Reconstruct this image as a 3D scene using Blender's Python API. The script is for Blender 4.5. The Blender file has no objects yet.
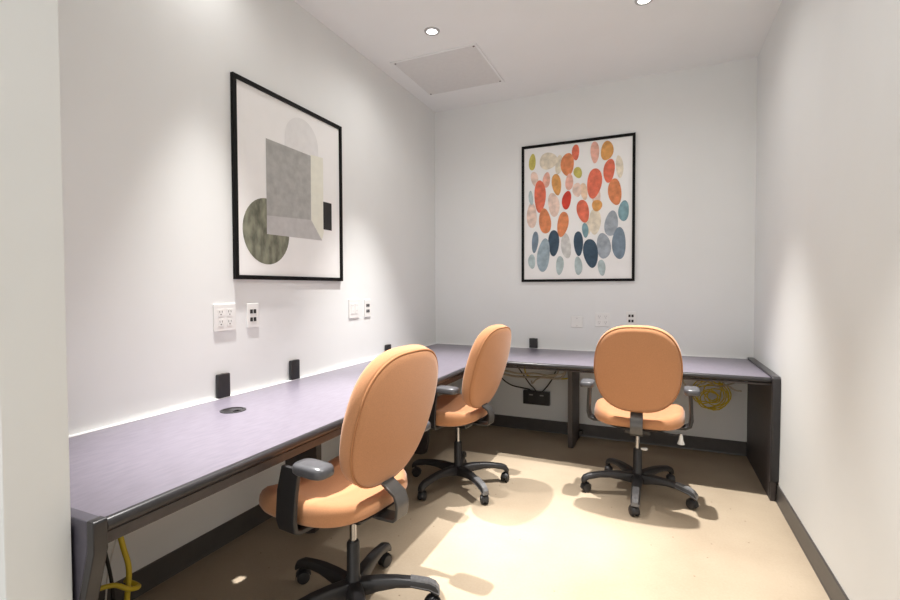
import bpy, bmesh, math, random
from mathutils import Vector, Matrix
random.seed(7)
S = bpy.context.scene
COL = S.collection
PI = math.pi
W, H = 2.632, 2.965
YE = -3.446                      # near end of the long desk
CAM = Vector((1.9658, -4.1077, 1.2737))

# ------------------------------------------------------------ materials
def mat(name, col, rough=.6, metal=0.0, spec=.5, mottle=0.0, mscale=20, bump=0.0, bscale=200, col2=None, sheen=0.0, stretch=None):
    m = bpy.data.materials.new(name); m.use_nodes = True
    nt = m.node_tree; N = nt.nodes; L = nt.links
    b = N['Principled BSDF']
    b.inputs['Base Color'].default_value = (*col, 1)
    b.inputs['Roughness'].default_value = rough
    b.inputs['Metallic'].default_value = metal
    b.inputs['Specular IOR Level'].default_value = spec
    if sheen:
        b.inputs['Sheen Weight'].default_value = sheen
        b.inputs['Sheen Roughness'].default_value = .5
    tc = N.new('ShaderNodeTexCoord')
    src = tc.outputs['Object']
    if stretch:
        mp = N.new('ShaderNodeMapping'); mp.inputs['Scale'].default_value = stretch
        L.new(src, mp.inputs['Vector']); src = mp.outputs['Vector']
    n = N.new('ShaderNodeTexNoise'); n.inputs['Scale'].default_value = mscale; n.inputs['Detail'].default_value = 5
    L.new(src, n.inputs['Vector'])
    r = N.new('ShaderNodeValToRGB')
    k = mottle
    c2 = col2 or tuple(min(1, c*(1+k)) for c in col)
    c1 = tuple(c*(1-k) for c in col) if not col2 else col
    r.color_ramp.elements[0].position = .3; r.color_ramp.elements[1].position = .7
    r.color_ramp.elements[0].color = (*c1, 1); r.color_ramp.elements[1].color = (*c2, 1)
    L.new(n.outputs['Fac'], r.inputs['Fac']); L.new(r.outputs['Color'], b.inputs['Base Color'])
    if bump:
        n2 = N.new('ShaderNodeTexNoise'); n2.inputs['Scale'].default_value = bscale; n2.inputs['Detail'].default_value = 3
        L.new(src, n2.inputs['Vector'])
        bp = N.new('ShaderNodeBump'); bp.inputs['Strength'].default_value = bump; bp.inputs['Distance'].default_value = .002
        L.new(n2.outputs['Fac'], bp.inputs['Height']); L.new(bp.outputs['Normal'], b.inputs['Normal'])
    return m

M = dict(
    wall=mat('wall_paint', (.80, .815, .808), .65, mottle=.012, mscale=3, bump=.06, bscale=140),
    ceiling=mat('ceiling_paint', (.85, .865, .87), .8, mottle=.01, mscale=3),
    trim=mat('white_sealant', (.85, .85, .85), .4),
    rubber=mat('dark_rubber', (.078, .072, .068), .38, mottle=.1, mscale=15),
    laminate=mat('desk_laminate', (.192, .172, .212), .32, mottle=.10, mscale=60, stretch=(1, .25, 1), bump=.05, bscale=300),
    edge=mat('desk_edge', (.024, .022, .024), .28, mottle=.1, mscale=30),
    panel=mat('desk_panel', (.060, .050, .048), .5, mottle=.15, mscale=40),
    panel_grey=mat('desk_end_face', (.085, .078, .10), .45, mottle=.08, mscale=30),
    fabric=mat('orange_fabric', (.52, .25, .12), .95, mottle=.07, mscale=260, bump=.25, bscale=420, sheen=.25, spec=.2),
    piping=mat('piping_fabric', (.44, .20, .085), .9, mottle=.05, mscale=200),
    plastic=mat('black_plastic', (.022, .021, .022), .42, mottle=.1, mscale=60, bump=.1, bscale=500),
    scuffed=mat('scuffed_grey_plastic', (.16, .16, .165), .38, mottle=.2, mscale=90),
    pad=mat('armrest_vinyl', (.085, .085, .092), .30, mottle=.1, mscale=40),
    steel=mat('grey_steel', (.11, .105, .10), .38, metal=.5, mottle=.05, mscale=40),
    chrome=mat('chrome', (.42, .42, .43), .18, metal=1.0),
    white=mat('white_plastic', (.82, .82, .80), .35, mottle=.01),
    ring=mat('downlight_trim', (.45, .45, .45), .4, mottle=.03),
    slot=mat('slot_dark', (.05, .05, .055), .6),
    slotg=mat('slot_grey', (.30, .29, .29), .6),
    port=mat('port_black', (.012, .012, .013), .5),
    tower=mat('black_tower', (.016, .016, .018), .35, mottle=.1),
    frame=mat('black_frame', (.006, .0055, .0055), .6, spec=.15, mottle=.1),
    paper=mat('art_paper', (.88, .88, .87), .75, mottle=.015, mscale=8),
    yellow=mat('yellow_cable', (.62, .47, .03), .45, mottle=.05),
    tan=mat('tan_cable', (.42, .36, .27), .5, mottle=.05),
    blackc=mat('black_cable', (.02, .018, .017), .45, mottle=.05),
    whitec=mat('white_cable', (.7, .68, .64), .5),
    grille=mat('ceiling_panel_paint', (.72, .72, .715), .7, mottle=.02, mscale=30),
)
# floor: sealed beige concrete, fine mottling and a few specks
def floor_mat():
    m = bpy.data.materials.new('sealed_concrete'); m.use_nodes = True
    nt = m.node_tree; N = nt.nodes; L = nt.links; b = N['Principled BSDF']
    tc = N.new('ShaderNodeTexCoord')
    n1 = N.new('ShaderNodeTexNoise'); n1.inputs['Scale'].default_value = 2.2; n1.inputs['Detail'].default_value = 6
    n2 = N.new('ShaderNodeTexNoise'); n2.inputs['Scale'].default_value = 95; n2.inputs['Detail'].default_value = 4
    v = N.new('ShaderNodeTexVoronoi'); v.inputs['Scale'].default_value = 11
    for n in (n1, n2, v): L.new(tc.outputs['Object'], n.inputs['Vector'])
    mx = N.new('ShaderNodeMath'); mx.operation = 'MULTIPLY_ADD'; mx.inputs[1].default_value = .35
    L.new(n2.outputs['Fac'], mx.inputs[0]); L.new(n1.outputs['Fac'], mx.inputs[2])
    r = N.new('ShaderNodeValToRGB'); r.color_ramp.elements[0].position = .42; r.color_ramp.elements[1].position = .95
    r.color_ramp.elements[0].color = (.365, .288, .203, 1); r.color_ramp.elements[1].color = (.46, .375, .275, 1)
    L.new(mx.outputs[0], r.inputs['Fac'])
    r2 = N.new('ShaderNodeValToRGB'); r2.color_ramp.elements[0].position = .03; r2.color_ramp.elements[1].position = .06
    r2.color_ramp.elements[0].color = (.55, .5, .45, 1); r2.color_ramp.elements[1].color = (1, 1, 1, 1)
    L.new(v.outputs['Distance'], r2.inputs['Fac'])
    mm = N.new('ShaderNodeMix'); mm.data_type = 'RGBA'; mm.blend_type = 'MULTIPLY'; mm.inputs['Factor'].default_value = 1
    L.new(r.outputs['Color'], mm.inputs['A']); L.new(r2.outputs['Color'], mm.inputs['B'])
    L.new(mm.outputs['Result'], b.inputs['Base Color'])
    b.inputs['Roughness'].default_value = .55; b.inputs['Specular IOR Level'].default_value = .3
    return m
M['floor'] = floor_mat()
def emit(name, col, s):
    m = bpy.data.materials.new(name); m.use_nodes = True
    b = m.node_tree.nodes['Principled BSDF']
    b.inputs['Base Color'].default_value = (*col, 1)
    b.inputs['Emission Color'].default_value = (*col, 1); b.inputs['Emission Strength'].default_value = s
    return m
M['lens'] = emit('lamp_lens', (1, .97, .92), 6)
def wash(name, c, k=.18):
    return mat(name, c, .8, mottle=k, mscale=22)

# ------------------------------------------------------------ mesh builder
class MB:
    def __init__(s): s.bm = bmesh.new()
    def face(s, pts, mi=0):
        f = s.bm.faces.new([s.bm.verts.new(p) for p in pts]); f.material_index = mi; return f
    def loft(s, rings, mi=0, cap=True, closed=True):
        vs = [[s.bm.verts.new(p) for p in r] for r in rings]
        n = len(vs[0])
        for a, b in zip(vs, vs[1:]):
            for i in range(n if closed else n-1):
                j = (i+1) % n
                f = s.bm.faces.new((a[i], a[j], b[j], b[i])); f.material_index = mi
        if cap:
            f = s.bm.faces.new(list(reversed(vs[0]))); f.material_index = mi
            f = s.bm.faces.new(vs[-1]); f.material_index = mi
        return s
    def box(s, x0, x1, y0, y1, z0, z1, mi=0):
        return s.loft([[(x0, y0, z), (x1, y0, z), (x1, y1, z), (x0, y1, z)] for z in (z0, z1)], mi)
    def prism(s, poly, ax, a, b, mi=0):
        def P(u, v, t):
            return {'x': (t, u, v), 'y': (u, t, v), 'z': (u, v, t)}[ax]
        return s.loft([[P(u, v, t) for u, v in poly] for t in (a, b)], mi)
    def cyl(s, p0, p1, r0, r1=None, n=20, mi=0, cap=True):
        r1 = r0 if r1 is None else r1
        p0, p1 = Vector(p0), Vector(p1); d = (p1-p0).normalized()
        u = d.orthogonal().normalized(); v = d.cross(u)
        ring = lambda p, r: [p+(u*math.cos(2*PI*i/n)+v*math.sin(2*PI*i/n))*r for i in range(n)]
        return s.loft([ring(p0, r0), ring(p1, r1)], mi, cap)
    def lathe(s, prof, c=(0, 0, 0), n=24, mi=0, cap=True):
        c = Vector(c)
        return s.loft([[c+Vector((r*math.cos(2*PI*i/n), r*math.sin(2*PI*i/n), z)) for i in range(n)] for r, z in prof], mi, cap)
    def tube(s, pts, r, n=8, mi=0, cap=True):
        pts = [Vector(p) for p in pts]; rings = []; u = None
        for i, p in enumerate(pts):
            t = (pts[min(i+1, len(pts)-1)]-pts[max(i-1, 0)]).normalized()
            if u is None: u = t.orthogonal().normalized()
            u = (u-t*u.dot(t)).normalized(); v = t.cross(u)
            rings.append([p+(u*math.cos(2*PI*k/n)+v*math.sin(2*PI*k/n))*r for k in range(n)])
        return s.loft(rings, mi, cap)
    def build(s, name, mats, parent=None, smooth=False, bevel=0, seg=2, weld=True, subsurf=0):
        if weld: bmesh.ops.remove_doubles(s.bm, verts=s.bm.verts, dist=1e-6)
        bmesh.ops.recalc_face_normals(s.bm, faces=s.bm.faces)
        me = bpy.data.meshes.new(name); s.bm.to_mesh(me); s.bm.free()
        for m in (mats if isinstance(mats, (list, tuple)) else [mats]): me.materials.append(m)
        o = bpy.data.objects.new(name, me); COL.objects.link(o)
        if parent: o.parent = parent
        if smooth:
            for p in me.polygons: p.use_smooth = True
        if bevel:
            b = o.modifiers.new('bevel', 'BEVEL'); b.width = bevel; b.segments = seg; b.limit_method = 'ANGLE'; b.angle_limit = math.radians(40)
            for p in me.polygons: p.use_smooth = True
            w = o.modifiers.new('wn', 'WEIGHTED_NORMAL')
        elif smooth == 'sharp':
            me.set_sharp_from_angle(angle=math.radians(40))
        if subsurf:
            sm = o.modifiers.new('sub', 'SUBSURF'); sm.levels = subsurf; sm.render_levels = subsurf
        return o

def spline(pts, k=8):
    pts = [Vector(p) for p in pts]; out = []
    for i in range(len(pts)-1):
        p0 = pts[max(i-1, 0)]; p1 = pts[i]; p2 = pts[i+1]; p3 = pts[min(i+2, len(pts)-1)]
        for j in range(k):
            t = j/k
            out.append(.5*((2*p1)+(p2-p0)*t+(2*p0-5*p1+4*p2-p3)*t*t+(3*p1-p0-3*p2+p3)*t**3))
    out.append(pts[-1]); return out

def thing(name, label, cat, loc=(0, 0, 0), rz=0, group=None):
    o = bpy.data.objects.new(name, None); COL.objects.link(o); o.empty_display_size = .1
    o.location = loc; o.rotation_euler = (0, 0, rz)
    return tag(o, label, cat, group)
def tag(o, label, cat, group=None):
    o['label'] = label; o['category'] = cat
    if group: o['group'] = group
    return o
def struct(o):
    o['kind'] = 'structure'; return o
def dup(root, loc, rz, label, group=None):
    r = root.copy(); COL.objects.link(r); r.location = loc; r.rotation_euler = (0, 0, rz); r['label'] = label
    if group: r['group'] = group
    for ch in list(root.children):
        c = ch.copy(); COL.objects.link(c); c.parent = r
        for g in list(ch.children):
            d = g.copy(); COL.objects.link(d); d.parent = c
    return r

# ------------------------------------------------------------ the setting
YB = -5.2
struct(MB().box(-.1, W+.1, YB, .1, -.08, 0).build('floor', M['floor']))
struct(MB().box(-.1, W+.1, YB, .1, H, H+.08).build('ceiling', M['ceiling']))
struct(MB().box(-.1, 0, YB, .1, 0, H).build('wall_left', M['wall']))
struct(MB().box(0, W, 0, .1, 0, H).build('wall_back', M['wall']))
struct(MB().box(W, W+.1, YB, .1, 0, H).build('wall_right', M['wall']))
struct(MB().box(0, .727, -3.603, -3.480, 0, H).build('wall_front', M['wall'], bevel=.003))
BH = .105
def base_prof(n): return [(0, 0), (.012, 0), (.009, .012), (.007, BH-.004), (.004, BH), (0, BH)]
struct(MB().prism(base_prof(0), 'y', -3.479, 0).build('baseboard_left', M['rubber']))
struct(MB().prism([(-u, v) for u, v in base_prof(0)], 'x', .012, W-.012).build('baseboard_back', M['rubber']))
struct(MB().prism([(W-u, v) for u, v in base_prof(0)], 'y', YB, 0).build('baseboard_right', M['rubber']))
DZ = .735
# white sealing strips between worktops and walls
struct(MB().box(.0, .0225, YE+.002, -.0, DZ-.02, DZ+.004).build('trim_1', M['trim'], bevel=.002))
struct(MB().box(.0225, W-.05, -.02, 0, DZ-.02, DZ+.004).build('trim_2', M['trim'], bevel=.002))

# ------------------------------------------------------------ desks
D1, D2 = .797, .819
desk = thing('desk', 'long dark laminate desk running along the left wall, with round cable hole', 'desk', (0, 0, 0))
GX, GY, GR = .255, -2.610, .045
def slab_with_hole(x0, x1, y0, y1, z0, z1, cx, cy, r, q=.07):
    b = MB()
    for (a, c, d, e) in ((x0, cx-q, y0, y1), (cx+q, x1, y0, y1), (cx-q, cx+q, y0, cy-q), (cx-q, cx+q, cy+q, y1)):
        b.face([(a, d, z1), (c, d, z1), (c, e, z1), (a, e, z1)]); b.face([(a, d, z0), (a, e, z0), (c, e, z0), (c, d, z0)])
    n = 48
    def sq(t):
        c, s = math.cos(t), math.sin(t); k = q/max(abs(c), abs(s)); return cx+c*k, cy+s*k
    for i in range(n):
        t0 = 2*PI*i/n; t1 = 2*PI*(i+1)/n
        o0, o1 = sq(t0), sq(t1); i0 = (cx+r*math.cos(t0), cy+r*math.sin(t0)); i1 = (cx+r*math.cos(t1), cy+r*math.sin(t1))
        for z in (z0, z1): b.face([(*o0, z), (*o1, z), (*i1, z), (*i0, z)])
        b.face([(*i0, z0), (*i1, z0), (*i1, z1), (*i0, z1)])
    for p in ([(x0, y0), (x1, y0)], [(x1, y0), (x1, y1)], [(x1, y1), (x0, y1)], [(x0, y1), (x0, y0)]):
        (a, c), (d, e) = p
        b.face([(a, c, z0), (d, e, z0), (d, e, z1), (a, c, z1)])
    return b
TZ0 = .703
slab_with_hole(.0225, D1-.022, YE+.0055, -.0205, TZ0, DZ, GX, GY, GR).build('worktop', M['laminate'], desk)
def nose(d):                                   # rounded front edge, d = front position
    r = .016; zc = (TZ0+DZ)/2
    return [(d-.022, TZ0)]+[(d-r+r*math.cos(t), zc+r*math.sin(t)) for t in [(-PI/2)+PI*i/10 for i in range(11)]]+[(d-.022, DZ)]
MB().prism(nose(D1), 'y', YE+.0055, -D2-.0006).build('edge_band', M['edge'], desk, smooth='sharp')
MB().box(D1-.045, D1-.022, YE+.0055, -.04, 0.668, TZ0-.006).build('front_rail', M['panel'], desk, bevel=.002)
# near end panel: front edge drops straight, then slants back
pp = [(.0225, 0), (.545, 0), (.56, .02), (.755, .62), (D1-.028, .67), (D1-.028, DZ+.004), (.0225, DZ+.004)]
MB().prism(pp, 'y', YE-.026, YE+.004).build('side_panel', M['panel_grey'], desk, bevel=.003)
eb = [(.55, 0), (.575, 0), (.587, .02), (.782, .62), (D1, .67), (D1, DZ+.002), (D1-.005, DZ+.006), (D1-.027, DZ+.006), (D1-.027, .67), (.756, .62), (.56, .02)]
MB().prism(eb, 'y', YE-.027, YE+.005).build('edge_trim', M['edge'], desk, bevel=.003)
def leg_poly(s=1, d=.40, w=.04): return [(s*w, .0), (s*(d-.06), 0), (s*(d-.02), .012), (s*d, .10), (s*d, .55), (s*(d+.05), TZ0-.02), (s*(d+.05), TZ0-.001), (s*w, TZ0-.001)]
for y in (-.93, -2.19):
    MB().prism(leg_poly(1, .38, .17), 'y', y-.02, y+.02).build('leg_panel', M['panel'], desk, bevel=.003)
# cable grommet: ring and a notched cap
g = MB()
g.lathe([(GR-.001, -.028), (GR-.001, .0), (GR+.009, .0005), (GR+.008, .003), (GR-.004, .004), (GR-.004, -.028)], (GX, GY, DZ), 40, cap=False)
gro = g.build('grommet', M['plastic'], desk, smooth='sharp')
a0 = math.radians(-4); aw = math.radians(30)
cap = [(GX+(GR-.004)*math.cos(a0+aw+(2*PI-2*aw)*i/30), GY+(GR-.004)*math.sin(a0+aw+(2*PI-2*aw)*i/30)) for i in range(31)]
cap += [(GX+.012*math.cos(a0-aw*1.9), GY+.016*math.sin(a0-aw*1.9)), (GX+.012, GY-.008), (GX+.012, GY+.010)]
MB().prism(cap, 'z', DZ-.004, DZ+.002).build('grommet_cap', M['edge'], gro)

desk2 = thing('desk', 'shorter dark laminate desk along the back wall, ending at the right wall', 'desk', (0, 0, 0))
XR0, XR1 = W-.040, W-.0125
D2P = D2+.028
MB().box(D1-.0215, XR0-.001, -(D2-.022), -.0205, TZ0, DZ).build('worktop', M['laminate'], desk2)
MB().prism([(-u, v) for u, v in nose(D2)], 'x', D1-.016, XR0-.001).build('edge_band', M['edge'], desk2, smooth='sharp')
MB().box(D1+.004, XR0-.001, -(D2-.022), -(D2-.045), 0.686, TZ0-.006).build('front_rail', M['panel'], desk2, bevel=.002)
rp = [(-.02, 0), (-(D2P-.03), 0), (-(D2P-.012), .4), (-(D2P-.012), DZ+.010), (-.02, DZ+.010)]
MB().prism(rp, 'x', XR0, XR1).build('side_panel', M['panel'], desk2, bevel=.002)
ep = [(-(D2P-.03), BH+.004), (-(D2P-.012), BH+.02), (-(D2P+.004), .4), (-(D2P+.010), .66), (-(D2P+.008), DZ+.002), (-(D2P-.006), DZ+.014), (-.02, DZ+.014), (-.02, DZ+.004), (-(D2P-.020), DZ+.004), (-(D2P-.020), .4), (-(D2P-.045), .002)]
MB().prism(ep, 'x', XR0-.004, W-.001).build('edge_trim', M['edge'], desk2, bevel=.004)
MB().prism(leg_poly(-1), 'x', 1.335, 1.371).build('leg_panel', M['panel'], desk2, bevel=.003)
MB().box(1.372, 1.398, -.07, -.03, .03, .06).box(1.372, 1.376, -.07, -.03, .0, .06).build('foot_bracket', M['steel'], desk2)
# ------------------------------------------------------------ pictures
def picture_frame(pts, ax, sgn, label):
    """pts: u0,u1,z0,z1 outer size; ax: axis along the wall"""
    u0, u1, z0, z1 = pts
    c = ((u0+u1)/2, z0)
    loc = (0, c[0], z0) if ax == 'y' else (c[0], 0, z0)
    root = thing('framed_print', label, 'picture', loc)
    def P(u, d, z):                               # world position -> local
        p = (d, u, z) if ax == 'y' else (u, -d, z)
        return (p[0]-loc[0], p[1]-loc[1], p[2]-loc[2])
    w = .022; dep = .020
    b = MB()
    o = [(u0, z0), (u1, z0), (u1, z1), (u0, z1)]; i = [(u0+w, z0+w), (u1-w, z0+w), (u1-w, z1-w), (u0+w, z1-w)]
    for k in range(4):
        j = (k+1) % 4
        b.face([P(o[k][0], dep, o[k][1]), P(o[j][0], dep, o[j][1]), P(i[j][0], dep, i[j][1]), P(i[k][0], dep, i[k][1])])
        b.face([P(o[k][0], .001, o[k][1]), P(o[j][0], .001, o[j][1]), P(o[j][0], dep, o[j][1]), P(o[k][0], dep, o[k][1])])
        b.face([P(i[k][0], .001, i[k][1]), P(i[j][0], .001, i[j][1]), P(i[j][0], dep, i[j][1]), P(i[k][0], dep, i[k][1])])
        b.face([P(o[k][0], .001, o[k][1]), P(o[j][0], .001, o[j][1]), P(i[j][0], .001, i[j][1]), P(i[k][0], .001, i[k][1])])
    b.build('frame', M['frame'], root)
    return root, P, w
CD = .010                                         # depth of the print surface
lp = (-2.375, -1.489, 1.322, 2.358)
root, P, w = picture_frame(lp, 'y', 1, 'large black framed grey abstract print with a circle, on the left wall')
arts = [M['paper'], wash('pale_grey_wash', (.78, .78, .775), .03), wash('grey_wash', (.40, .40, .385), .12), wash('light_grey_wash', (.52, .515, .51), .07),
        wash('cream_wash', (.80, .80, .70), .03), wash('ink_black', (.02, .02, .02), .1), mat('olive_wash', (.20, .205, .15), .8, mottle=.5, mscale=18, stretch=(1, 1.5, .7))]
b = MB()
def layer(poly, k, mi): b.face([P(u+.013*(k > 0), CD+.0003*k, z+.006*(k > 0)) for u, z in poly], mi)
layer([(lp[0]+w, lp[2]+w), (lp[1]-w, lp[2]+w), (lp[1]-w, lp[3]-w), (lp[0]+w, lp[3]-w)], 0, 0)
layer([(-2.03, 2.02)]+[(-1.88+.145*math.cos(PI-PI*i/16), 2.14+.145*math.sin(PI-PI*i/16)) for i in range(17)]+[(-1.735, 2.05)], 1, 1)
layer([(-2.165+.168*math.cos(2*PI*i/48), 1.580+.180*math.sin(2*PI*i/48)) for i in range(48)], 2, 6)
layer([(-1.806, 2.09), (-1.690, 2.098), (-1.690, 1.62), (-1.708, 1.573), (-1.806, 1.69)], 3, 4)
layer([(-2.168, 2.087), (-1.806, 2.083), (-1.808, 1.690), (-2.168, 1.668)], 4, 2)
layer([(-2.168, 1.668), (-1.808, 1.690), (-1.706, 1.572), (-2.168, 1.566)], 4, 3)
layer([(-1.692, 1.822), (-1.608, 1.822), (-1.608, 1.645), (-1.692, 1.645)], 5, 5)
b.build('print', arts, root, weld=False)

bpct = (.861, 1.8008, 1.3241, 2.5206)
root, P, w = picture_frame(bpct, 'x', 1, 'black framed print of orange, red and blue pebble shapes, on the back wall')
palette = dict(or_=(.72, .22, .06), co=(.75, .13, .05), re=(.66, .04, .015), go=(.70, .32, .06), pk=(.80, .42, .32), lp=(.80, .60, .50),
               cr=(.78, .70, .55), li=(.55, .48, .08), pe=(.80, .58, .40), te=(.17, .33, .38), bg=(.32, .37, .42), sl=(.15, .22, .29),
               na=(.025, .065, .11), lb=(.30, .40, .46), pt=(.42, .52, .53), gy=(.60, .60, .58))
keys = list(palette)
arts = [M['paper']]+[wash('watercolour_'+k, tuple(c*.90+.055*(.4 if k in ('na', 're') else 1) for c in palette[k]), .22) for k in keys]
blobs = [(1.26, 2.325, .104, .186, 'or_'), (1.328, 2.42, .057, .127, 'co'), (1.582, 2.403, .097, .146, 'go'), (1.485, 2.403, .066, .17, 'pk'),
 (.956, 2.375, .054, .144, 'li'), (1.096, 2.372, .143, .142, 'cr'), (1.347, 2.247, .064, .092, 'li'), (1.168, 2.164, .075, .176, 'go'), (1.276, 2.173, .065, .128, 'pk'),
 (1.08, 2.208, .059, .131, 'pk'), (.976, 2.23, .061, .12, 'lp'), (1.024, 2.074, .097, .263, 'co'), (1.254, 2.021, .074, .145, 're'), (1.482, 2.146, .111, .239, 'co'),
 (1.599, 2.237, .086, .18, 'co'), (1.645, 2.06, .096, .213, 'or_'), (1.391, 1.92, .094, .184, 'co'), (1.397, 2.085, .056, .138, 'pe'), (1.504, 1.958, .077, .091, 'go'),
 (1.488, 1.826, .089, .205, 'cr'), (.951, 1.907, .086, .205, 'lp'), (1.068, 1.852, .096, .215, 'or_'), (1.222, 1.819, .088, .206, 'or_'), (1.144, 1.99, .094, .189, 'lp'),
 (1.341, 2.102, .068, .116, 'lp'), (1.714, 1.898, .081, .152, 'te'), (1.618, 1.8, .097, .203, 'bg'), (1.679, 1.635, .106, .236, 'sl'), (1.558, 1.618, .105, .205, 'bg'),
 (1.455, 1.564, .112, .23, 'na'), (1.354, 1.649, .073, .198, 'na'), (1.41, 1.757, .05, .115, 'te'), (1.145, 1.662, .09, .213, 'na'), (.981, 1.676, .054, .181, 'sl'),
 (1.056, 1.554, .109, .263, 'lb'), (.952, 1.504, .059, .121, 'pt'), (1.198, 1.466, .061, .154, 'pt'), (1.354, 1.458, .059, .152, 'pt'), (1.544, 1.44, .057, .126, 'pt'),
 (1.25, 1.63, .081, .2, 'gy'), (1.68, 2.262, .053, .178, 'cr'), (.944, 2.064, .037, .12, 'pt'), (1.19, 2.33, .06, .16, 'cr'), (1.50, 2.03, .06, .16, 'lp'), (1.43, 1.80, .05, .15, 'cr')]
b = MB()
b.face([P(u, CD, z) for u, z in [(bpct[0]+w, bpct[2]+w), (bpct[1]-w, bpct[2]+w), (bpct[1]-w, bpct[3]-w), (bpct[0]+w, bpct[3]-w)]], 0)
order = sorted(blobs, key=lambda q: 0 if q[4] in ('cr', 'lp', 'gy', 'pe') else 1)
for k, (x, z, bw, bh, c) in enumerate(order):
    tl = random.uniform(-.12, .12); ph = random.uniform(0, 6); e = random.uniform(.04, .12); n = 32
    pts = []
    for i in range(n):
        a = 2*PI*i/n; rr = 1+e*math.sin(2*a+ph)*.5+.04*math.sin(3*a+ph*2)
        du, dv = bw*.53*math.cos(a)*rr, bh*.53*math.sin(a)*rr
        pts.append((x+du+dv*tl, z+dv))
    b.face([P(u, CD+.0003+.00006*k, zz) for u, zz in pts], 1+keys.index(c))
b.build('print', arts, root, weld=False)

# ------------------------------------------------------------ wall plates
def wall_frame(ax, u, z):
    """locator: local x along the wall (to the right when looking at it), local -y out of the wall"""
    return ((0, u, z), PI/2) if ax == 'y' else ((u, 0, z), 0)
def plate(root, w, h):
    MB().box(-w/2, w/2, -.007, 0, -h/2, h/2).build('cover_plate', M['white'], root, bevel=.003)
def power_plate(ax, u, z, label, w=.130, h=.135, dark=True, vis=True):
    loc, rz = wall_frame(ax, u, z)
    r = thing('wall_outlet', label, 'outlet', loc, rz, 'power outlets in the walls')
    plate(r, w, h)
    for dx in (-.026, .026):
        for dz in (-.024, .024):
            b = MB(); b.box(dx-.0165, dx+.0165, -.0085, -.0069, dz-.0185, dz+.0185)
            f = b.build('receptacle', M['white'], r, bevel=.0015)
            mm = M['slot' if dark else 'slotg']
            for q in (-.007, .007): MB().box(dx+q-.0013, dx+q+.0013, -.0090, -.0086, dz, dz+.010).build('slot', mm, f)
            MB().cyl((dx, -.0086, dz-.009), (dx, -.0090, dz-.009), .0032, n=10).build('ground_hole', mm, f)
    return r
def switch_plate(ax, u, z, label, w=.120, h=.135):
    loc, rz = wall_frame(ax, u, z)
    r = thing('wall_outlet', label, 'outlet', loc, rz, 'power outlets in the walls')
    plate(r, w, h)
    for dx in (-.024, .024):
        f = MB().box(dx-.0175, dx+.0175, -.0095, -.0069, -.036, .036).build('receptacle', M['white'], r, bevel=.002)
        for dz in (-.020, .020):
            for q in (-.007, .007): MB().box(dx+q-.001, dx+q+.001, -.0099, -.0096, dz, dz+.008).build('slot', M['slotg'], f)
    return r
def data_plate(ax, u, z, label, w=.078, h=.130):
    loc, rz = wall_frame(ax, u, z)
    r = thing('data_outlet', label, 'outlet', loc, rz, 'data outlets in the walls')
    plate(r, w, h)
    for dx in (-.0115, .0115):
        for dz in (-.021, .021):
            MB().box(dx-.0082, dx+.0082, -.0094, -.0069, dz-.0105, dz+.0105).build('port', M['port'], r)
    return r
power_plate('y', -2.431, 1.131, 'wide white four-socket power outlet below the grey print, nearest the doorway')
data_plate('y', -2.256, 1.132, 'white data plate with four black ports, below the grey abstract print')
switch_plate('y', -1.345, 1.129, 'white double power outlet on the left wall, to the right of the grey print')
data_plate('y', -1.176, 1.126, 'narrow white data plate on the left wall, nearest the back corner')
power_plate('x', 1.552, 1.003, 'pale double power outlet on the back wall, above the desk, left of black ports', .118, .114, dark=False)
data_plate('x', 1.775, 1.019, 'white data plate with four black ports on back wall, behind a chair top', .076, .112)
loc, rz = wall_frame('x', 1.343, .978)
r = thing('wall_outlet_cover', 'faint blank white plate on the back wall, left of the pale outlet', 'outlet', loc, rz)
plate(r, .10, .095)
for z in (-.032, .032): MB().cyl((0, -.0068, z), (0, -.0078, z), .003, n=10).build('screw', M['slotg'], r)

# ------------------------------------------------------------ power towers on the worktops
def tower_mesh(w, d, h):
    def rr(s, z):
        out = []; a, c, r = w/2*s, d/2*s, .008
        for cx, cy, t0 in ((a-r, c-r, 0), (-a+r, c-r, PI/2), (-a+r, -c+r, PI), (a-r, -c+r, 1.5*PI)):
            out += [(cx+r*math.cos(t0+PI/2*i/5), cy+r*math.sin(t0+PI/2*i/5), z) for i in range(6)]
        return out
    return MB().loft([rr(1, 0), rr(1, h-.004), rr(.93, h)])
def tower(loc, rz, h, label):
    r = thing('desk_power_outlet', label, 'power outlet', loc, rz, 'black power outlets at the backs of the desks')
    tower_mesh(.074, .022, h).build('body', M['tower'], r, smooth='sharp')
    b = MB(); b.lathe([(.010, h-.0005), (.010, h+.0012), (.007, h+.0012), (.007, h-.0005)], n=20, cap=False); b.build('ring', M['steel'], r)
    return r
tw = [((.0125, -2.455), .115, 'black upright power outlet on the long desk, first from the doorway, above cable hole'),
      ((.0125, -1.957), .112, 'black upright power outlet on the long desk, second from the doorway'),
      ((.0125, -.905), .085, 'black upright power outlet on the long desk, half hidden by the nearest chair')]
for (x, y), h, l in tw: tower((x, y, DZ+.004), PI/2, h, l)
tower((.968, -.0125, DZ+.004), 0, .085, 'small black upright power outlet on the back desk, near the corner')

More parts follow.
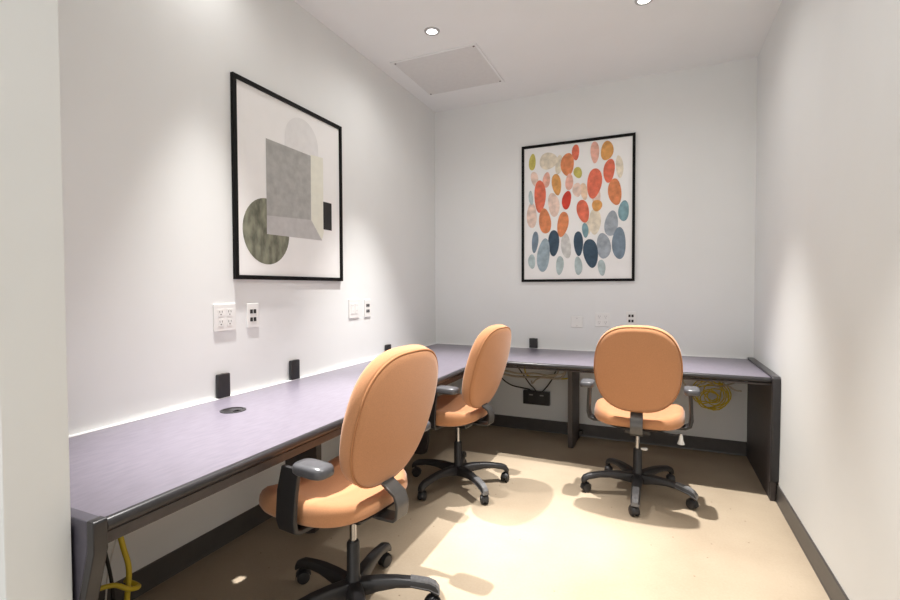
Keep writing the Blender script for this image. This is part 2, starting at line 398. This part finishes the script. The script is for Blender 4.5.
# ------------------------------------------------------------ ceiling fittings
k = (H-CAM.z)/(2.937-CAM.z)
def on_ceiling(x, y): return CAM.x+(x-CAM.x)*k, CAM.y+(y-CAM.y)*k
def downlight(x, y, label, power, angle=58, blend=1, tilt=0, glow=21, group='recessed ceiling downlights'):
    r = thing('downlight', label, 'ceiling light', (x, y, H), 0, group)
    b = MB(); b.lathe([(.036, -.001), (.034, -.006), (.050, -.005), (.052, -.0005)], n=36, cap=False)
    b.build('trim_ring', M['ring'], r, smooth=True)
    MB().lathe([(.036, -.0005), (.036, -.003), (.030, -.0045)], n=36).build('lens', M['lens'], r)
    for nm, e, sz, bl, tl in (('lamp_beam', power, angle, blend, tilt), ('lamp_glow', glow, 165, 1, 0)):
        ld = bpy.data.lights.new(nm, 'SPOT'); ld.energy = e; ld.spot_size = math.radians(sz); ld.spot_blend = bl
        ld.shadow_soft_size = .025; ld.color = (1, .975, .945)
        lo = bpy.data.objects.new(nm, ld); COL.objects.link(lo); lo.location = (0, 0, -.012); lo.parent = r; lo.rotation_euler = (0, -math.radians(tl), 0)
    return r
ax_, ay_ = on_ceiling(.622, -1.335)
downlight(ax_, ay_, 'small round lit downlight in the ceiling, just in front of the square panel', 400)
downlight(1.885, -1.08, 'round downlight cut by the top edge of the photo, right half of ceiling', 460)
downlight(.22, -2.55, 'round downlight over the long desk, close to the left wall, out of frame', 640, 56, 1, 13, 7)
downlight(1.885, -2.60, 'round downlight over the middle of the floor, right of centre, out of frame', 320)
cs = [on_ceiling(*p) for p in ((.156, -1.071), (.851, -1.097), (.814, -.444), (.155, -.417))]
x0, x1, y0, y1 = (cs[0][0]+cs[3][0])/2, (cs[1][0]+cs[2][0])/2, (cs[0][1]+cs[1][1])/2, (cs[2][1]+cs[3][1])/2
r = thing('access_panel', 'square light grey access panel set flush in the white ceiling', 'ceiling panel', ((x0+x1)/2, (y0+y1)/2, H))
hx, hy = (x1-x0)/2, (y1-y0)/2
b = MB(); fw = .016
for a, c, d, e in ((-hx, hx, -hy, -hy+fw), (-hx, hx, hy-fw, hy), (-hx, -hx+fw, -hy+fw, hy-fw), (hx-fw, hx, -hy+fw, hy-fw)): b.box(a, c, d, e, -.008, -.0005)
b.build('frame', M['ceiling'], r, weld=False)
MB().box(-hx+fw, hx-fw, -hy+fw, hy-fw, -.005, -.0005).build('panel', M['grille'], r)
for sx in (-1, 1):
    for sy in (-1, 1):
        MB().cyl((sx*(hx-.03), sy*(hy-.03), -.005), (sx*(hx-.03), sy*(hy-.03), -.008), .007, n=12).build('screw', M['steel'], r)

# ------------------------------------------------------------ chair (faces +y, origin on the floor under the column)
def sup(a, b, n, N=56, t0=0):
    out = []
    for i in range(N):
        t = 2*PI*i/N; c, s = math.cos(t), math.sin(t)
        out.append((a*math.copysign(abs(c)**(2/n), c), b*math.copysign(abs(s)**(2/n), s)))
    return out
SZ = .503                                         # seat top
def make_chair(label):
    R = thing('office_chair', label, 'chair', group='orange fabric swivel chairs')
    # seat
    def ring(s, z, dz=0, oy=0):
        o = []
        for x, y in sup(.265*s, .246*s, 3.0):
            taper = 1-.05*(y/.245)*-1
            zz = z-.55*max(0, y-.14)**2*8*(1 if dz else .6)+dz*(x*x*.5)
            o.append((x*taper, y+.078, zz))
        return o
    zt = SZ; zb = SZ-.062
    b = MB(); b.loft([ring(.80, zb-.004), ring(.90, zb), ring(.97, zb+.010), ring(.997, zb+.024), ring(1.0, zb+.036), ring(.988, zb+.048, .5), ring(.955, zt-.005, .8), ring(.90, zt, 1), ring(.72, zt+.001, 1), ring(.55, zt-.008, 1), ring(.25, zt-.013, 1)])
    b.build('seat', M['fabric'], R, smooth=True)
    MB().loft([[(x, y+.03, zb-.012) for x, y in sup(.17, .165, 3)], [(x, y+.03, zb+.004) for x, y in sup(.20, .195, 3)]]).build('seat_pan', M['plastic'], R, smooth='sharp')
    # backrest: local frame v up the back, u across, d forward; reclined
    cz, cy, rec = .808, -.222, math.radians(12)
    BA, BB = .238, .264
    def bk(u, v, d):
        d2 = d+.55*u*u+.25*v*v*(1 if v < 0 else 1.2)-.02
        y = d2*math.cos(rec)-v*math.sin(rec); z = v*math.cos(rec)+d2*math.sin(rec)
        return (u, cy+y, cz+z)
    def bring(s, d, e=0):
        o = []
        for u, v in sup(BA, BB, 2.75, 72):
            kx = 1-.07*max(0, -v/BB)-.04*max(0, v/BB)
            o.append(bk(u*s*kx, v*s, d))
        return o
    b = MB(); b.loft([bring(.95, -.016), bring(.982, -.013), bring(.996, -.002), bring(1.0, .010), bring(1.0, .024), bring(.985, .037), bring(.95, .047), bring(.87, .055), bring(.6, .062), bring(.3, .064)])
    bo = b.build('backrest', M['fabric'], R, smooth=True)
    b = MB(); b.loft([bring(.25, -.027), bring(.6, -.026), bring(.87, -.024), bring(.955, -.021), bring(.970, -.010)]); b.build('rear_panel', M['fabric'], bo, smooth=True)
    b = MB(); ptr = bring(.976, -.0145); b.tube(ptr+[ptr[0]], .0045, 6, cap=False); b.build('piping', M['piping'], bo, smooth=True)
    # stem from under the seat to the back
    b = MB(); hw = .034
    prof = [(0, SZ-.078), (-.16, SZ-.080), (-.222, SZ-.076), (-.236, SZ-.064), (-.240, SZ-.03), (-.239, .490), (-.228, .520), (-.196, .540), (-.165, .560), (-.148, .60), (-.152, .65)]
    t = .006; up = []
    for i, (y, z) in enumerate(prof):
        a = Vector(prof[max(i-1, 0)]); c = Vector(prof[min(i+1, len(prof)-1)]); d = (c-a).normalized(); nrm = Vector((-d.y, d.x))
        up.append([(-hw, y-nrm.x*t, z-nrm.y*t), (hw, y-nrm.x*t, z-nrm.y*t), (hw, y+nrm.x*t, z+nrm.y*t), (-hw, y+nrm.x*t, z+nrm.y*t)])
    b.loft(up); b.build('back_stem', M['steel'], R, bevel=.002)
    # armrests
    for s in (-1, 1):
        b = MB()
        path = [(.13, SZ-.072), (.262, SZ-.070), (.288, SZ-.056), (.296, SZ-.02), (.292, .58), (.286, .667)]
        wid = [.034, .036, .042, .046, .046, .042]; yo = [.030, .030, .030, .030, .026, .012]; rings = []
        for i, (x, z) in enumerate(path):
            a = Vector(path[max(i-1, 0)]); c = Vector(path[min(i+1, len(path)-1)]); d = (c-a).normalized(); nr = Vector((-d.y, d.x))*.009
            y = yo[i]
            rings.append([(s*(x-nr.x), y-wid[i], z-nr.y), (s*(x-nr.x), y+wid[i], z-nr.y), (s*(x+nr.x), y+wid[i], z+nr.y), (s*(x+nr.x), y-wid[i], z+nr.y)])
        b.loft(rings); ao = b.build('armrest', M['plastic'], R, bevel=.004)
        b = MB()
        pr = lambda q, z: [(s*.288+x, y-.094, z) for x, y in sup(.042*q, .072*q, 3.6, 36)]
        b.loft([pr(.9, .664), pr(.98, .668), pr(1, .678), pr(.98, .690), pr(.90, .697), pr(.5, .701)])
        b.build('arm_pad', M['pad'], ao, smooth=True)
    # column
    c = MB().lathe([(.030, .075), (.030, .135), (.026, .14), (.025, .275), (.020, .283)], n=24).build('column_sleeve', M['plastic'], R, smooth='sharp')
    MB().lathe([(.0135, .28), (.0135, SZ-.075)], n=20).build('gas_piston', M['chrome'], R, smooth='sharp')
    mo = MB().box(-.075, .075, -.10, .12, SZ-.110, SZ-.066).build('mechanism', M['plastic'], R, bevel=.012)
    lv = MB().tube(spline([(.06, -.03, SZ-.09), (.13, -.03, SZ-.098), (.20, -.035, SZ-.104), (.235, -.035, SZ-.098)]), .005).build('lever', M['plastic'], R, smooth=True)
    # star base: five legs with twin castors
    for i in range(5):
        rs = []
        for r_, z0_, z1_, hw_ in ((.0, .072, .126, .034), (.04, .075, .131, .033), (.10, .090, .136, .029), (.17, .100, .135, .0265), (.23, .098, .128, .025), (.297, .082, .116, .0245), (.325, .063, .102, .023), (.338, .056, .084, .019)):
            f = hw_*.62
            rs.append([(r_, -hw_, z0_), (r_, hw_, z0_), (r_, hw_, z0_+(z1_-z0_)*.55), (r_, f, z1_), (r_, -f, z1_), (r_, -hw_, z0_+(z1_-z0_)*.55)])
        lg = MB().loft(rs).build('base_leg', M['plastic'], R, bevel=.006, seg=2)
        lg.rotation_euler = (0, 0, 2*PI*i/5)
        cb = MB()
        sw = [.5, -.4, .9, -.8, .2][i]
        def T(x, y, z): return (.321+x*math.cos(sw)-y*math.sin(sw), x*math.sin(sw)+y*math.cos(sw), z)
        for sy in (-1, 1):
            n = 20; prof_ = [(.020, .004), (.0265, .007), (.0275, .014), (.025, .022), (.014, .025)]
            cb.loft([[T(-.012+rr*math.cos(2*PI*q/n), sy*yy, .0275+rr*math.sin(2*PI*q/n)) for q in range(n)] for rr, yy in prof_])
        hood = []
        for q in range(9):
            a = math.radians(-10+q*22)
            hood.append([T(-.012+rr*math.cos(a), yy, .0275+rr*math.sin(a)) for rr, yy in ((.030, -.017), (.030, .017), (.033, .013), (.033, -.013))])
        cb.loft(hood); cb.cyl(T(-.004, 0, .05), T(-.004, 0, .095), .008, n=12)
        cb.build('castor', M['plastic'], lg, smooth='sharp', weld=False)
    return R
def turn_base(R, deg):
    i = 0
    for c in R.children:
        if c.name.startswith('base_leg'):
            c.rotation_euler = (0, 0, math.radians(deg)-R.rotation_euler[2]+2*PI*i/5); i += 1

c1 = make_chair('nearest orange fabric swivel chair, at the long left desk by the doorway')
c1.location = (.880, -2.598, 0); c1.rotation_euler = (0, 0, math.radians(83)); turn_base(c1, 26)
c2 = dup(c1, (.797, -1.338, 0), math.radians(83), 'middle orange fabric swivel chair, at the far end of the long left desk')
turn_base(c2, -110)
c3 = dup(c1, (1.865, -1.02, 0), 0, 'orange fabric swivel chair facing the back wall, seen straight from behind')
turn_base(c3, -90)
for R_, dz, ep, sc in ((c1, .0, 4, 1.0), (c2, -.018, 4, 1.0), (c3, -.005, -5, .955)):            # backs adjust in height and tilt
    for c in R_.children:
        if c.name.startswith('backrest'):
            rot = Matrix.Rotation(math.radians(ep), 3, 'X') @ Matrix.Diagonal((1, 1, sc)); pv = Vector((0, -.19, .80 if sc < 1 else .66))
            c.rotation_euler = (math.radians(ep), 0, 0); c.scale = (1, 1, sc); c.location = pv-rot @ pv+Vector((0, .014 if R_ is c1 else 0, dz))
# scuffed ends and small white pieces of the chair at the back desk
def worn_tip(R, which):
    legs = [c for c in R.children if c.name.startswith('base_leg')]
    for i in which:
        rs = []
        for r_, z0_, z1_, hw_ in ((.225, .107, .1300, .0253), (.297, .090, .1175, .0248), (.3255, .074, .1035, .0233), (.3395, .064, .0855, .0193)):
            f = hw_*.64
            rs.append([(r_, hw_+.0008, z0_), (r_, f, z1_), (r_, -f, z1_), (r_, -hw_-.0008, z0_), ])
        o = MB().loft(rs).build('worn_tip', M['scuffed'], legs[i]); o['label'] = 'grey worn tip'
worn_tip(c3, (0, 1)); worn_tip(c1, (0,)); worn_tip(c2, (1,))
lv = [c for c in c3.children if c.name.startswith('lever')][0]
o = MB().lathe([(.020, -.055), (.019, -.050), (.012, -.030), (.009, -.008), (.006, .004)], (.238, -.036, SZ-.098), 18).build('paddle', M['white'], lv, smooth='sharp'); o['label'] = 'white bell-shaped lever knob'
cs_ = [c for c in c3.children if c.name.startswith('column_sleeve')][0]
o = MB().loft([[(x+.038, y-.02, z) for x, y in sup(.020*q, .012*q, 2, 20)] for q, z in ((.8, .282), (1, .286), (1, .292), (.8, .296))]).build('tag', M['white'], cs_, smooth=True); o['label'] = 'white oval tag on the column'

# ------------------------------------------------------------ wiring
def cable(pts, r, m, name, label, cat='cable', group=None, kk=8):
    o = MB().tube(spline(pts, kk), r, 8).build(name, M[m], None, smooth=True)
    return tag(o, label, cat, group)
# black socket box on the back wall
r = thing('power_box', 'black power box with two sockets on the back wall under the desk', 'power box', (1.0, 0, .30))
MB().box(-.118, .118, -.045, -.001, -.060, .060).build('housing', M['tower'], r, bevel=.005)
for dx in (-.045, .050):
    f = MB().box(dx-.024, dx+.024, -.048, -.0445, -.035, .035).build('socket', M['plastic'], r, bevel=.002)
    MB().box(dx-.016, dx+.016, -.0495, -.0478, .022, .032).build('plug_end', M['slotg'], f)
cable([(.65, -.16, TZ0-.001), (.66, -.16, .60), (.70, -.10, .47), (.78, -.07, .405), (.88, -.06, .385), (.94, -.055, .375), (.96, -.05, .355)], .006, 'blackc', 'cable', 'black cable sagging lowest, from under the corner to the power box', group='black power cables under the back desk')
cable([(.84, -.14, TZ0-.001), (.85, -.13, .60), (.90, -.10, .51), (.95, -.08, .43), (.99, -.055, .38), (1.0, -.05, .355)], .006, 'blackc', 'cable', 'black cable dropping steeply into the middle of the power box', group='black power cables under the back desk')
cable([(1.22, -.14, TZ0-.004), (1.215, -.13, .62), (1.18, -.11, .55), (1.14, -.10, .47), (1.08, -.06, .39), (1.05, -.05, .355)], .006, 'blackc', 'cable', 'black cable rising right from the power box towards the desk leg', group='black power cables under the back desk')
cable([(1.02, -.29, .50), (1.03, -.30, .48), (1.07, -.31, .52), (1.16, -.31, .56), (1.28, -.30, .58), (1.32, -.29, .66), (1.32, -.29, TZ0-.001)], .006, 'tan', 'cable', 'tan cable curling up under the back desk towards the leg', group='tan cables under the back desk')
cable([(.64, -.22, TZ0-.001), (.66, -.22, .56), (.80, -.20, .515), (.95, -.21, .512), (1.10, -.21, .520), (1.24, -.22, .525), (1.29, -.22, .60), (1.29, -.22, TZ0-.001)], .009, 'tan', 'cable', 'thick tan cable strung level under the back desk', group='tan cables under the back desk')
cable([(.61, -.26, TZ0-.001), (.63, -.26, .58), (.76, -.25, .565), (.90, -.25, .545), (1.05, -.25, .555), (1.20, -.25, .545), (1.24, -.26, .62), (1.24, -.26, TZ0-.001)], .008, 'tan', 'cable', 'tan cable arching above the thick one under the back desk', group='tan cables under the back desk')
cable([(.93, -.165, TZ0-.001), (.94, -.165, .53), (1.06, -.17, .515), (1.20, -.165, .51), (1.31, -.13, .53), (1.315, -.13, TZ0-.001)], .006, 'yellow', 'cable', 'thin yellow cable strung under the back desk beside the tan ones')
# hanging yellow coil by the right end
pts = []
for i in range(9*20+1):
    a = 2*PI*i/20; kk = i/20
    rr = .070+.038*math.sin(2.4*kk+.5)
    ox, oz = .016*math.sin(1.3*kk), .018*math.sin(2.3*kk)
    pts.append((2.340+ox+rr*1.12*math.cos(a), -.20+.0095*(kk-4.5), .475+oz+rr*math.sin(a)*(1+.12*math.sin(3*a+kk))))
pts += [(2.42, -.155, .56), (2.38, -.17, .66), (2.36, -.19, .69), (2.36, -.19, TZ0-.002)]
o = MB().tube(pts, .0045, 6).build('cable_coil', M['yellow'], None, smooth=True)
tag(o, 'coil of yellow cable hanging under the back desk, right of the chair', 'cable')
wires = [([(2.22, -.29, TZ0-.002), (2.225, -.29, .62), (2.27, -.29, .575), (2.32, -.29, .605), (2.36, -.29, .565), (2.42, -.29, .575), (2.48, -.28, .60), (2.54, -.27, .625), (2.56, -.26, TZ0-.002)], 'tan wire looping over the yellow coil towards the end panel'),
         ([(2.14, -.335, TZ0-.002), (2.15, -.335, .58), (2.20, -.335, .555), (2.25, -.335, .60), (2.27, -.335, TZ0-.002)], 'short tan wire left of the yellow coil under the back desk'),
         ([(2.40, -.335, TZ0-.002), (2.40, -.335, .60), (2.44, -.335, .575), (2.47, -.335, .555), (2.51, -.335, .55)], 'tan wire end dangling right of the yellow coil')]
for p, l in wires: cable(p, .005, 'tan', 'cable', l, group='tan wires above the yellow coil')
# near end of the long desk
cable([(.30, -3.14, TZ0-.002), (.30, -3.13, .50), (.302, -3.115, .40), (.300, -3.095, .31), (.298, -3.10, .22), (.30, -3.115, .12), (.31, -3.14, .05), (.30, -3.20, .006)], .009, 'yellow', 'cable', 'thick yellow cable hanging down under the near end of the long desk')
cable([(.24, -3.24, .27), (.28, -3.20, .285), (.31, -3.15, .282), (.335, -3.115, .255), (.315, -3.072, .235), (.262, -3.085, .25)], .008, 'yellow', 'cable', 'yellow cable loop tied around the hanging yellow cable')
cable([(.2, -3.13, TZ0-.002), (.2, -3.125, .5), (.2, -3.116, .377), (.2, -3.093, .228), (.2, -3.09, .1), (.21, -3.10, .03), (.24, -3.12, .0065)], .006, 'blackc', 'cable', 'thin black cable hanging beside the yellow one by the end panel')
cable([(.10, -2.86, TZ0-.002), (.10, -2.90, .60), (.10, -2.98, .42), (.10, -3.04, .25), (.10, -3.06, .10), (.10, -3.07, .0035)], .003, 'whitec', 'cable', 'thin white wire crossing behind the yellow hanging cable')

# ------------------------------------------------------------ light and camera
w_ = bpy.data.worlds.new('world'); S.world = w_; w_.use_nodes = True
bg = w_.node_tree.nodes['Background']; bg.inputs['Color'].default_value = (1, .985, .96, 1); bg.inputs['Strength'].default_value = 1.2

cd = bpy.data.cameras.new('camera'); co = bpy.data.objects.new('camera', cd); COL.objects.link(co)
yaw, pitch, roll = (math.radians(a) for a in (23.7961, 1.4791, -.196))
fwv = Vector((-math.sin(yaw)*math.cos(pitch), math.cos(yaw)*math.cos(pitch), -math.sin(pitch)))
rt = Vector((math.cos(yaw), math.sin(yaw), 0)); upv = rt.cross(fwv)
r2 = rt*math.cos(roll)+upv*math.sin(roll); u2 = -rt*math.sin(roll)+upv*math.cos(roll)
mw = Matrix((r2, u2, -fwv)).transposed().to_4x4(); mw.translation = CAM
co.matrix_world = mw
cd.sensor_width = 36; cd.lens = 468.77/900*36; cd.clip_start = .02
S.camera = co
S.view_settings.view_transform = 'Standard'; S.view_settings.look = 'None'; S.view_settings.gamma = 1
S.view_settings.use_curve_mapping = False; S.view_settings.exposure = .22
